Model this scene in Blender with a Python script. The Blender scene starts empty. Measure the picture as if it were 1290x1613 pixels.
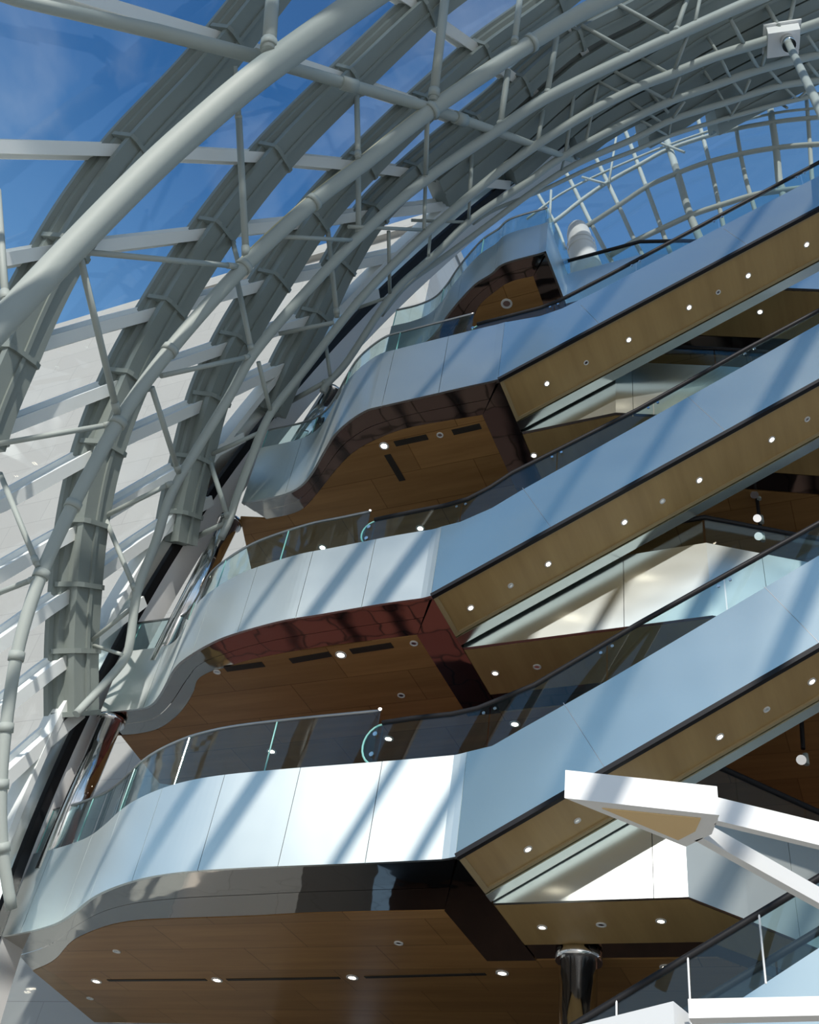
import bpy, math, random
from mathutils import Vector, Matrix
from mathutils.geometry import tessellate_polygon
random.seed(7)
SC = bpy.context.scene
COL = SC.collection
# ------------------------------------------------------------------ camera
CAMH = 1.6                      # eye height above the ground floor
D = 14.0                        # distance to the front plane of the balconies
AX = Vector((.916, -.170, -.362)).normalized()      # world X (along the balconies) seen in camera axes (right, down, forward)
AZ = Vector((.13, -.722, .68)); AZ = (AZ - AX*AX.dot(AZ)).normalized()
AY = AZ.cross(AX)
right = Vector((AX[0], AY[0], AZ[0])); down = Vector((AX[1], AY[1], AZ[1])); fwd = Vector((AX[2], AY[2], AZ[2]))
cam = bpy.data.objects.new('camera', bpy.data.cameras.new('camera')); COL.objects.link(cam)
m = Matrix.Identity(4)
for i in range(3):
    m[i][0], m[i][1], m[i][2] = right[i], -down[i], -fwd[i]
m[2][3] = CAMH
cam.matrix_world = m
cam.data.sensor_fit = 'HORIZONTAL'; cam.data.sensor_width = 36; cam.data.lens = 36*1600/1290
cam.data.clip_end = 2000
SC.camera = cam
SC.view_settings.view_transform = 'Standard'; SC.view_settings.look = 'None'
SC.view_settings.gamma = 1; SC.view_settings.use_curve_mapping = False
SC.view_settings.exposure = 0.14
SC.cycles.transparent_max_bounces = 40
SC.cycles.max_bounces = 9
SC.cycles.glossy_bounces = 5
SC.cycles.sample_clamp_indirect = 4

# ------------------------------------------------------------------ node helpers
def mat(name):
    M = bpy.data.materials.new(name); M.use_nodes = True
    nt = M.node_tree; nt.nodes.clear()
    out = nt.nodes.new('ShaderNodeOutputMaterial')
    return M, nt, out
def N(nt, t, **kw):
    n = nt.nodes.new(t)
    for k, v in kw.items():
        if k in n.inputs: n.inputs[k].default_value = v
        else: setattr(n, k, v)
    return n
def ramp(nt, stops):
    r = nt.nodes.new('ShaderNodeValToRGB'); el = r.color_ramp.elements
    el[0].position, el[0].color = stops[0][0], (*stops[0][1], 1)
    el[1].position, el[1].color = stops[-1][0], (*stops[-1][1], 1)
    for p, c in stops[1:-1]:
        e = el.new(p); e.color = (*c, 1)
    return r
# ------------------------------------------------------------------ world: deep blue sky, pale horizon, sunlit ground haze below
W = bpy.data.worlds.new('sky'); SC.world = W; W.use_nodes = True
nt = W.node_tree; nt.nodes.clear()
wo = nt.nodes.new('ShaderNodeOutputWorld'); bg = nt.nodes.new('ShaderNodeBackground')
tc = nt.nodes.new('ShaderNodeTexCoord'); sx = nt.nodes.new('ShaderNodeSeparateXYZ')
nt.links.new(tc.outputs['Generated'], sx.inputs[0])
mr = N(nt, 'ShaderNodeMapRange'); mr.inputs['From Min'].default_value = -1; mr.inputs['From Max'].default_value = 1
nt.links.new(sx.outputs['Z'], mr.inputs['Value'])
cr = ramp(nt, [(0, (.30, .29, .27)), (.48, (.50, .50, .50)), (.52, (.62, .70, .80)), (.64, (.38, .55, .74)),
               (.76, (.20, .38, .62)), (.86, (.12, .28, .54)), (.92, (.040, .145, .37)), (1, (.014, .07, .22))])
nt.links.new(mr.outputs[0], cr.inputs[0])
cn = N(nt, 'ShaderNodeTexNoise', Scale=2.6, Detail=6.0, Roughness=.6, Distortion=.4)
nt.links.new(tc.outputs['Generated'], cn.inputs['Vector'])
cc = ramp(nt, [(.50, (0, 0, 0)), (.78, (1, 1, 1))])
nt.links.new(cn.outputs['Fac'], cc.inputs[0])
cm = N(nt, 'ShaderNodeMath', operation='MULTIPLY'); cm.inputs[1].default_value = .35
nt.links.new(cc.outputs[0], cm.inputs[0])
mx = nt.nodes.new('ShaderNodeMixRGB'); mx.inputs[2].default_value = (.75, .80, .86, 1)
dt = N(nt, 'ShaderNodeVectorMath', operation='DOT_PRODUCT'); dt.inputs[1].default_value = (.6, .8, 0); nt.links.new(tc.outputs['Generated'], dt.inputs[0])
dm = N(nt, 'ShaderNodeMath', operation='MULTIPLY', use_clamp=True); dm.inputs[1].default_value = .95; nt.links.new(dt.outputs['Value'], dm.inputs[0])
m2 = nt.nodes.new('ShaderNodeMixRGB'); m2.inputs[2].default_value = (.20, .38, .64, 1)      # the sky is paler away from the polarised side
nt.links.new(dm.outputs[0], m2.inputs[0]); nt.links.new(cr.outputs[0], m2.inputs[1])
nt.links.new(cm.outputs[0], mx.inputs[0]); nt.links.new(m2.outputs[0], mx.inputs[1])
nt.links.new(mx.outputs[0], bg.inputs[0]); bg.inputs[1].default_value = 0.95
nt.links.new(bg.outputs[0], wo.inputs[0])
# ------------------------------------------------------------------ sun: behind the viewer, low on the right
SUN = Vector((.30, -.84, .46)).normalized()
sun = bpy.data.objects.new('sun', bpy.data.lights.new('sun', 'SUN')); COL.objects.link(sun)
sun.data.energy = 3.35; sun.data.angle = .011; sun.data.color = (1, .95, .88)
sun.rotation_euler = (-SUN).to_track_quat('-Z', 'Y').to_euler(); sun.location = (0, 0, 60)

# ------------------------------------------------------------------ geometry from sight lines
OFF = Vector((0, 0, CAMH))
def ray(px, py):
    c = Vector((px-645, py-806.5, 1600))
    return Vector((AX.dot(c), AY.dot(c), AZ.dot(c)))
def Py(px, py, y=D): d = ray(px, py); return d*(y/d.y) + OFF
def Pz(px, py, z): d = ray(px, py); return d*((z)/d.z) + OFF          # z measured from the eye
CX, CZ, R = 1.1*D, .7*D, 2.36*D                                       # barrel vault: axis along Y
def V(px, py, ins=0):
    d = ray(px, py); a = d.x**2+d.z**2; b = -2*(d.x*CX+d.z*CZ); c = CX**2+CZ**2-(R-ins)**2
    return d*((-b+math.sqrt(b*b-4*a*c))/(2*a)) + OFF
def barrel(phi, y, ins=0): return Vector((CX-(R-ins)*math.cos(phi), y, CZ+(R-ins)*math.sin(phi))) + OFF
def inward(p): return Vector((CX-p.x, 0, CZ+CAMH-p.z)).normalized()
def depth(p): return (p-OFF).dot(fwd)
# ------------------------------------------------------------------ materials
def paint(name, col, rough=.45, spec=.5, noise=0):
    M, nt, out = mat(name)
    b = N(nt, 'ShaderNodeBsdfPrincipled'); b.inputs['Base Color'].default_value = (*col, 1)
    b.inputs['Roughness'].default_value = rough; b.inputs['Specular IOR Level'].default_value = spec
    if noise:
        t = nt.nodes.new('ShaderNodeTexCoord'); n = N(nt, 'ShaderNodeTexNoise', Scale=.7, Detail=5.0)
        nt.links.new(t.outputs['Object'], n.inputs['Vector'])
        r = ramp(nt, [(.3, tuple(c*(1-noise) for c in col)), (.7, col)])
        nt.links.new(n.outputs['Fac'], r.inputs[0]); nt.links.new(r.outputs[0], b.inputs['Base Color'])
    nt.links.new(b.outputs[0], out.inputs[0]); return M
def metal(name, col, rough, wave=0, scale=.5, aniso=0):
    M, nt, out = mat(name)
    b = N(nt, 'ShaderNodeBsdfPrincipled'); b.inputs['Base Color'].default_value = (*col, 1)
    b.inputs['Metallic'].default_value = 1; b.inputs['Roughness'].default_value = rough
    if aniso:                                   # brushed finish: highlights spread sideways
        b.inputs['Anisotropic'].default_value = aniso
        tg = nt.nodes.new('ShaderNodeCombineXYZ'); tg.inputs[0].default_value = 1
        nt.links.new(tg.outputs[0], b.inputs['Tangent'])
    if wave:
        t = nt.nodes.new('ShaderNodeTexCoord'); n = N(nt, 'ShaderNodeTexNoise', Scale=scale, Detail=2.0)
        bu = N(nt, 'ShaderNodeBump', Strength=wave, Distance=.25)
        nt.links.new(t.outputs['Object'], n.inputs['Vector']); nt.links.new(n.outputs['Fac'], bu.inputs['Height'])
        nt.links.new(bu.outputs[0], b.inputs['Normal'])
    nt.links.new(b.outputs[0], out.inputs[0]); return M
def wood(name, c0, c1, sx, sy, rough=.38, lines=None):
    M, nt, out = mat(name)
    b = N(nt, 'ShaderNodeBsdfPrincipled'); b.inputs['Roughness'].default_value = rough
    b.inputs['Specular IOR Level'].default_value = .35
    t = nt.nodes.new('ShaderNodeTexCoord'); mp = nt.nodes.new('ShaderNodeMapping')
    mp.inputs['Scale'].default_value = (sx, sy, 1)
    nt.links.new(t.outputs['Object'], mp.inputs[0])
    n = N(nt, 'ShaderNodeTexNoise', Scale=1.0, Detail=5.0, Roughness=.65); nt.links.new(mp.outputs[0], n.inputs['Vector'])
    r = ramp(nt, [(.3, c0), (.7, c1)]); nt.links.new(n.outputs['Fac'], r.inputs[0])
    last = r.outputs[0]
    if lines:                                    # veneer panels: broad boards with darker cross joints
        br = N(nt, 'ShaderNodeTexBrick'); br.offset = .5
        br.inputs['Scale'].default_value = 1; br.inputs['Brick Width'].default_value = lines[0]; br.inputs['Row Height'].default_value = lines[1]
        br.inputs['Mortar Size'].default_value = .012; br.inputs['Bias'].default_value = -.2
        br.inputs['Color1'].default_value = (1, 1, 1, 1); br.inputs['Color2'].default_value = (.78, .78, .78, 1); br.inputs['Mortar'].default_value = (.55, .5, .45, 1)
        nt.links.new(t.outputs['Object'], br.inputs['Vector'])
        mu = nt.nodes.new('ShaderNodeMixRGB'); mu.blend_type = 'MULTIPLY'; mu.inputs[0].default_value = 1
        nt.links.new(last, mu.inputs[1]); nt.links.new(br.outputs[0], mu.inputs[2]); last = mu.outputs[0]
    nt.links.new(last, b.inputs['Base Color'])
    nt.links.new(b.outputs[0], out.inputs[0]); return M
def glass(name, tint, ior=1.5, gl=(1, 1, 1)):
    M, nt, out = mat(name)
    tr = N(nt, 'ShaderNodeBsdfTransparent'); tr.inputs[0].default_value = (*tint, 1)
    g = N(nt, 'ShaderNodeBsdfGlossy'); g.inputs['Roughness'].default_value = 0.0; g.inputs[0].default_value = (*gl, 1)
    f0 = ((ior-1)/(ior+1))**2                     # Schlick reflectance, the same on both faces of the pane
    ge = nt.nodes.new('ShaderNodeNewGeometry'); dp = N(nt, 'ShaderNodeVectorMath', operation='DOT_PRODUCT')
    nt.links.new(ge.outputs['Incoming'], dp.inputs[0]); nt.links.new(ge.outputs['Normal'], dp.inputs[1])
    ab = N(nt, 'ShaderNodeMath', operation='ABSOLUTE'); nt.links.new(dp.outputs['Value'], ab.inputs[0])
    iv = N(nt, 'ShaderNodeMath', operation='SUBTRACT'); iv.inputs[0].default_value = 1; nt.links.new(ab.outputs[0], iv.inputs[1])
    pw = N(nt, 'ShaderNodeMath', operation='POWER'); pw.inputs[1].default_value = 5; nt.links.new(iv.outputs[0], pw.inputs[0])
    f = N(nt, 'ShaderNodeMath', operation='MULTIPLY_ADD'); f.inputs[1].default_value = 1-f0; f.inputs[2].default_value = f0; nt.links.new(pw.outputs[0], f.inputs[0])
    mxs = nt.nodes.new('ShaderNodeMixShader')
    nt.links.new(f.outputs[0], mxs.inputs[0]); nt.links.new(tr.outputs[0], mxs.inputs[1]); nt.links.new(g.outputs[0], mxs.inputs[2])
    nt.links.new(mxs.outputs[0], out.inputs[0]); return M
def emit(name, col, s):
    M, nt, out = mat(name)
    e = N(nt, 'ShaderNodeEmission'); e.inputs[0].default_value = (*col, 1); e.inputs[1].default_value = s
    nt.links.new(e.outputs[0], out.inputs[0]); return M
def tiles(name, c1, c2, mortar, w, h, ms=.02, rough=.6, plane='XZ'):
    M, nt, out = mat(name)
    b = N(nt, 'ShaderNodeBsdfPrincipled'); b.inputs['Roughness'].default_value = rough
    t = nt.nodes.new('ShaderNodeTexCoord'); mp = nt.nodes.new('ShaderNodeMapping')
    if plane == 'XZ': mp.inputs['Rotation'].default_value = (math.radians(-90), 0, 0)
    nt.links.new(t.outputs['Object'], mp.inputs[0])
    br = N(nt, 'ShaderNodeTexBrick'); br.inputs['Scale'].default_value = 1
    br.inputs['Brick Width'].default_value = w; br.inputs['Row Height'].default_value = h; br.inputs['Mortar Size'].default_value = ms
    for k, c in (('Color1', c1), ('Color2', c2), ('Mortar', mortar)): br.inputs[k].default_value = (*c, 1)
    nt.links.new(mp.outputs[0], br.inputs['Vector']); nt.links.new(br.outputs[0], b.inputs['Base Color'])
    nt.links.new(b.outputs[0], out.inputs[0]); return M
M_TUBE = paint('white_painted_steel', (.42, .46, .43), .55, .3)
M_RIB = paint('grey_painted_rib', (.25, .285, .265), .45)
M_BAR = paint('white_glazing_bar', (.90, .93, .91), .4)
M_YEL = paint('yellowed_cable_cover', (.60, .55, .35), .5)
M_FAS = metal('brushed_steel_cladding', (.80, .86, .84), .30, .10, .45, .8)
M_FASE = metal('satin_steel_cladding', (.78, .87, .85), .22, .16, .35)
M_MIR = metal('mirror_polished_bronze', (.62, .59, .54), .035, .05, .8)
M_CHR = metal('chrome', (.85, .85, .85), .08)
M_WOODS = wood('escalator_soffit_veneer', (.40, .265, .11), (.54, .375, .165), 1.6, .12)
M_WOODC = wood('ceiling_veneer', (.34, .18, .065), (.46, .26, .10), .25, 3.0, .35, (2.9, 1.15))
M_TRIM = paint('pale_timber_edge', (.42, .32, .17), .5)
M_GLASSV = glass('vault_glass', (.93, .96, .97), 1.45)
M_GLASSB = glass('balustrade_glass', (.80, .90, .91), 1.55)
M_GLASSE = glass('end_wall_glass', (.93, .97, .98), 1.3)
M_GEDGE = paint('green_glass_edge', (.25, .55, .50), .1)
M_BLACK = paint('black_rubber', (.012, .012, .014), .5, .3)
M_RAIL = metal('satin_handrail', (.5, .5, .5), .3)
M_WHITE = paint('white_enamel', (.86, .87, .86), .45)
M_WALLW = paint('white_wall', (.72, .73, .71), .6, .4, .1)
M_DARK = paint('dark_slot', (.03, .025, .02), .6)
M_DECK = tiles('red_brown_paving', (.16, .05, .04), (.12, .035, .03), (.03, .012, .01), 1.2, 1.2, .03, .5, 'XY')
M_DECK2 = tiles('dark_paving', (.075, .055, .05), (.055, .035, .035), (.02, .015, .012), 1.2, 1.2, .03, .4, 'XY')
M_GROUND = tiles('ground_paving', (.55, .50, .43), (.48, .44, .38), (.08, .07, .06), 1.5, 1.5, .02, .5, 'XY')
M_STONE = tiles('pale_stone_cladding', (.50, .475, .44), (.47, .445, .415), (.36, .34, .32), 3.2, 1.3, .012, .8)
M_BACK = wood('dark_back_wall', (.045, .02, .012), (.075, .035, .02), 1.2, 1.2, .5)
M_LAMP = emit('downlight_glow', (1, .86, .66), 14)
M_BEIGE = paint('beige_lamp_panel', (.80, .58, .30), .6)
M_REDW = paint('red_brown_lacquer', (.13, .035, .02), .3)

# ------------------------------------------------------------------ mesh helpers
class MB:
    def __init__(s): s.v = []; s.f = []
    def add(s, vs, fs):
        o = len(s.v); s.v += [Vector(p) for p in vs]; s.f += [tuple(i+o for i in f) for f in fs]; return s
    def build(s, name, M, parent=None, smooth=False, **props):
        me = bpy.data.meshes.new(name)
        base = parent_loc(parent) if parent else Vector()
        me.from_pydata([tuple(p-base) for p in s.v], [], s.f); me.materials.append(M)
        if smooth:
            for p in me.polygons: p.use_smooth = len(p.vertices) == 4
        me.update()
        o = bpy.data.objects.new(name, me); COL.objects.link(o)
        if parent: o.parent = parent
        for k, v in props.items(): o[k] = v
        return o
def parent_loc(o):
    l = Vector(o.location)
    while o.parent: o = o.parent; l += Vector(o.location)
    return l
def thing(name, loc, label, cat, group=None):
    o = bpy.data.objects.new(name, None); COL.objects.link(o); o.location = loc; o.empty_display_size = .2
    o['label'] = label; o['category'] = cat
    if group: o['group'] = group
    return o
def tag(o, label, cat, group=None, kind=None):
    o['label'] = label; o['category'] = cat
    if group: o['group'] = group
    if kind: o['kind'] = kind
    return o
def struct(o, label=None):
    o['kind'] = 'structure'
    if label: o['label'] = label
    return o
def box(mb, a, b):
    x0, y0, z0 = a; x1, y1, z1 = b
    return mb.add([(x0,y0,z0),(x1,y0,z0),(x1,y1,z0),(x0,y1,z0),(x0,y0,z1),(x1,y0,z1),(x1,y1,z1),(x0,y1,z1)],
                  [(0,3,2,1),(4,5,6,7),(0,1,5,4),(1,2,6,5),(2,3,7,6),(3,0,4,7)])
def catmull(P, n=6):
    if len(P) < 3: return [Vector(p) for p in P]
    P = [Vector(p) for p in P]; Q = [2*P[0]-P[1]] + P + [2*P[-1]-P[-2]]; out = []
    for i in range(1, len(Q)-2):
        a, b, c, d = Q[i-1:i+3]
        for k in range(n):
            t = k/n
            out.append(.5*((2*b)+(c-a)*t+(2*a-5*b+4*c-d)*t*t+(3*b-a-3*c+d)*t**3))
    out.append(P[-1]); return out
def resample(P, n):
    L = [0]
    for a, b in zip(P, P[1:]): L.append(L[-1]+(b-a).length)
    out = []; j = 0
    for k in range(n):
        s = L[-1]*k/(n-1)
        while j < len(P)-2 and L[j+1] < s: j += 1
        t = (s-L[j])/max(1e-9, L[j+1]-L[j]); out.append(P[j].lerp(P[j+1], min(1, max(0, t))))
    return out
def tube(mb, P, r, seg=12, caps=True):
    P = [Vector(p) for p in P]; rr = r if isinstance(r, (list, tuple)) else [r]*len(P)
    o = len(mb.v); up = None
    for i, p in enumerate(P):
        t = (P[min(i+1, len(P)-1)]-P[max(i-1, 0)]).normalized()
        if up is None:
            up = Vector((0, 0, 1)) if abs(t.z) < .9 else Vector((1, 0, 0))
        s = t.cross(up).normalized(); up = s.cross(t).normalized()
        for k in range(seg):
            a = 2*math.pi*k/seg; mb.v.append(p+(s*math.cos(a)+up*math.sin(a))*rr[i])
    for i in range(len(P)-1):
        for k in range(seg):
            a = o+i*seg+k; b = o+i*seg+(k+1) % seg
            mb.f.append((a, b, b+seg, a+seg))
    if caps:
        mb.f.append(tuple(o+k for k in reversed(range(seg)))); mb.f.append(tuple(o+(len(P)-1)*seg+k for k in range(seg)))
    return mb
def sweep(mb, P, prof, nrm=inward, closed=True):
    """profile points (side, depth) carried along P; depth runs along nrm(p)"""
    o = len(mb.v); n = len(prof)
    for i, p in enumerate(P):
        t = (P[min(i+1, len(P)-1)]-P[max(i-1, 0)]).normalized(); d = nrm(p)
        s = t.cross(d).normalized(); d = s.cross(t).normalized()
        for a, b in prof: mb.v.append(p+s*a+d*b)
    for i in range(len(P)-1):
        for k in range(n if closed else n-1):
            a = o+i*n+k; b = o+i*n+(k+1) % n
            mb.f.append((a, b, b+n, a+n))
    if closed:
        mb.f.append(tuple(o+k for k in reversed(range(n)))); mb.f.append(tuple(o+(len(P)-1)*n+k for k in range(n)))
    return mb
def slab(mb, poly, z0, z1):
    """flat plate of any outline between two heights; poly = (x, y) pairs"""
    poly = [Vector((p[0], p[1])) for p in poly]
    if sum(a.x*b.y-b.x*a.y for a, b in zip(poly, poly[1:]+poly[:1])) < 0: poly.reverse()
    n = len(poly); tr = tessellate_polygon([[Vector((p.x, p.y, 0)) for p in poly]])
    vs = [(p.x, p.y, z0) for p in poly]+[(p.x, p.y, z1) for p in poly]; fs = []
    for t in tr:
        a, b, c = [poly[i] for i in t]
        if (b-a).cross(c-a) < 0: t = t[::-1]
        fs.append((t[2], t[1], t[0])); fs.append((t[0]+n, t[1]+n, t[2]+n))
    for i in range(n):
        j = (i+1) % n; fs.append((i, j, j+n, i+n))
    return mb.add(vs, fs)
def upright(mb, poly, y0, y1):
    """plate standing parallel to the front plane; poly = (x, z) pairs"""
    t = MB(); slab(t, poly, 0, 1)
    vs = [(p.x, (y1 if p.z < .5 else y0), p.y) for p in t.v]
    return mb.add(vs, [f for f in t.f])
def ribbon(mb, P, z0, z1, th, gap=None, pitch=None):
    """vertical curved panel following plan curve P (2D), thickness th to the inside (+y side)"""
    P = [Vector((p[0], p[1], 0)) for p in P]
    nr = []
    for i in range(len(P)):
        t = (P[min(i+1, len(P)-1)]-P[max(i-1, 0)]).normalized(); nr.append(Vector((-t.y, t.x, 0)))
        if nr[-1].y < 0 and abs(t.x) > .2: nr[-1] = -nr[-1]
    pieces = [list(range(len(P)))]
    if pitch:
        pieces = []; cur = [0]; L = 0
        for i in range(1, len(P)):
            L += (P[i]-P[i-1]).length; cur.append(i)
            if L > pitch and i < len(P)-2: pieces.append(cur); cur = [i]; L = 0
        pieces.append(cur)
    for pc in pieces:
        pp = [P[i].copy() for i in pc]; nn = [nr[i] for i in pc]
        if pitch and len(pp) > 1:
            pp[0] += (pp[1]-pp[0]).normalized()*gap; pp[-1] += (pp[-2]-pp[-1]).normalized()*gap
        o = len(mb.v)
        for p, q in zip(pp, nn):
            mb.v += [Vector((p.x, p.y, z0)), Vector((p.x, p.y, z1)), Vector((p.x, p.y, z1))+q*th, Vector((p.x, p.y, z0))+q*th]
        for i in range(len(pp)-1):
            for k in range(4):
                a = o+i*4+k; b = o+i*4+(k+1) % 4; mb.f.append((a, b, b+4, a+4))
        mb.f.append((o+3, o+2, o+1, o)); e = o+(len(pp)-1)*4; mb.f.append((e, e+1, e+2, e+3))
    return mb
def ring(mb, p, n, r0, r1, h, seg=20):
    """flat ring or disc (r0=0) at p facing n"""
    n = n.normalized(); u = n.orthogonal().normalized(); w = n.cross(u)
    o = len(mb.v)
    prof = [(r1, 0), (r1, h), (r0, h), (r0, 0)] if r0 else [(r1, 0), (r1, h)]
    for k in range(seg):
        a = 2*math.pi*k/seg; d = u*math.cos(a)+w*math.sin(a)
        for r, z in prof: mb.v.append(p+d*r+n*z)
    m_ = len(prof)
    for k in range(seg):
        a = o+k*m_; b = o+((k+1) % seg)*m_
        for q in range(m_ if r0 else m_-1):
            q2 = (q+1) % m_; mb.f.append((a+q, b+q, b+q2, a+q2))
    if not r0:
        mb.f.append(tuple(o+k*m_+1 for k in range(seg))); mb.f.append(tuple(o+k*m_ for k in reversed(range(seg))))
    return mb
def lathe(mb, base, axis, prof, seg=24):
    axis = axis.normalized(); u = axis.orthogonal().normalized(); w = axis.cross(u); o = len(mb.v); n = len(prof)
    for k in range(seg):
        a = 2*math.pi*k/seg; d = u*math.cos(a)+w*math.sin(a)
        for r, h in prof: mb.v.append(base+axis*h+d*r)
    for k in range(seg):
        a = o+k*n; b = o+((k+1) % seg)*n
        for q in range(n-1): mb.f.append((a+q, b+q, b+q+1, a+q+1))
    return mb

# ================================================================== SETTING
o = MB(); box(o, (-60, -40, -.3), (45, 60, 0)); struct(o.build('floor', M_GROUND))
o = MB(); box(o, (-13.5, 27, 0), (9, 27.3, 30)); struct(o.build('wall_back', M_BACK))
o = MB(); box(o, (13, 12, 0), (13.4, 27, 26)); struct(o.build('wall_right', M_WALLW))
# vault glazing, y -20..20, and the opaque cladding on the far left where the floors meet the vault
def barrel_sheet(mb, y0, y1, f0, f1, ins0, ins1, ny=6, nf=48):
    o = len(mb.v)
    for L in (ins0, ins1):
        for i in range(nf+1):
            for j in range(ny+1):
                mb.v.append(barrel(f0+(f1-f0)*i/nf, y0+(y1-y0)*j/ny, L))
    w = ny+1; s = (nf+1)*w
    for i in range(nf):
        for j in range(ny):
            a = o+i*w+j; mb.f.append((a, a+1, a+w+1, a+w)); a += s; mb.f.append((a, a+w, a+w+1, a+1))
    for i in range(nf):
        for j in (0, ny):
            a = o+i*w+j; mb.f.append((a, a+w, a+w+s, a+s))
    for j in range(ny):
        for i in (0, nf):
            a = o+i*w+j; mb.f.append((a, a+1, a+1+s, a+s))
    return mb
RD = math.radians
struct(barrel_sheet(MB(), -20, 16.2, RD(-19), RD(132), -.05, 0, 4, 60).build('window_1', M_GLASSV, smooth=False), 'curved glass of the atrium vault')
struct(barrel_sheet(MB(), 16.6, 20, RD(37), RD(132), -.05, 0, 2, 36).build('window_2', M_GLASSV), 'curved glass over the top floors')
struct(barrel_sheet(MB(), 17.35, 21.7, RD(-19), RD(37), -.05, 0, 1, 30).build('window_5', M_GLASSV), 'glass between the base frame and the stone wall')
mb = MB()                                      # unseen slanting bars added behind the viewer to throw shadow streaks on the balconies
for i in range(20):
    x0 = -16+i*1.95+.4*math.sin(i*2.3)
    tube(mb, [(x0+t*.36+.004*t*t, -4.0, 13+t*.93) for t in (0, 6, 12, 18, 24, 30, 36)], .16+.05*math.sin(i*1.7), 8)
struct(mb.build('shadow_bars', M_TUBE), 'unseen slanting bars added behind the viewer to cast shadow streaks')
# end frame of the glazing on the vault line
ef = thing('glazing_end_frame', barrel(RD(-15), 16.4), 'long leaning base frame in black and white bands below the glass vault', 'frame')
def barrel_band(y0, y1, i0, i1, f0, f1):
    P = [barrel(f0+(f1-f0)*k/60, (y0+y1)/2, 0) for k in range(61)]
    w = (y1-y0)/2
    return sweep(MB(), P, [(-w, i0), (w, i0), (w, i1), (-w, i1)])
barrel_band(16.28, 16.54, .0, .25, RD(-19), RD(58)).build('black_gasket', M_BLACK, ef, label='black gasket strip')
barrel_band(16.56, 17.3, -.1, .22, RD(-19), RD(58)).build('inner_band', M_WHITE, ef, label='white inner band')
barrel_band(15.45, 15.62, .0, .5, RD(-19), RD(58)).build('outer_flange', M_BAR, ef)
barrel_band(15.64, 16.2, .0, .2, RD(-19), RD(58)).build('outer_band', M_FAS, ef, label='silvery outer band')

# ================================================================== ROOF STRUCTURE
CH = {  # traced centre lines of the inner chords: points, inset from the glass, tube width in the photo at each end
'A': ([(-60,577),(0,511),(105,400),(225,278),(310,200),(400,124),(493,56),(573,0),(640,-45)], 3.5, 46, 44),
'B': ([(18,1432),(4,1335),(2,1236),(12,1124),(31,1012),(65,905),(115,796),(186,666),(267,552),(384,420),(493,319),(574,257),(679,174),(816,81),(898,30),(956,0),(1020,-30)], 2.5, 18, 27),
'C': ([(120,1125),(160,1082),(195,1040),(205,1010),(217,929),(245,855),(270,778),(315,700),(362,623),(399,558),(474,469),(567,372),(664,288),(784,205),(863,153),(1000,86),(1130,26),(1199,-4),(1250,-25)], 2, 13, 19),
'D': ([(348,848),(361,821),(372,785),(394,725),(424,655),(474,590),(561,479),(636,400),(710,334),(800,260),(909,188),(1000,140),(1060,116),(1130,88),(1211,63),(1290,36),(1340,18)], 1.8, 12, 16),
'E': ([(508,618),(515,605),(548,568),(620,461),(684,403),(745,344),(832,286),(886,247),(1000,186),(1060,158),(1130,133),(1199,109),(1290,86),(1340,75)], 1.5, 11, 13),
'F': ([(600,496),(642,447),(698,406),(756,364),(842,300),(909,258),(1000,218),(1060,188),(1139,163),(1222,137),(1290,126),(1340,118)], 1.2, 9, 11),
'G': ([(745,352),(780,330),(858,298),(933,263),(1000,237),(1060,212),(1153,184),(1222,165),(1290,149),(1340,140)], 1.0, 6, 8)}
INS = {k: v[1] for k, v in CH.items()}; INS['r'] = .75; INS['g'] = .3
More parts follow.
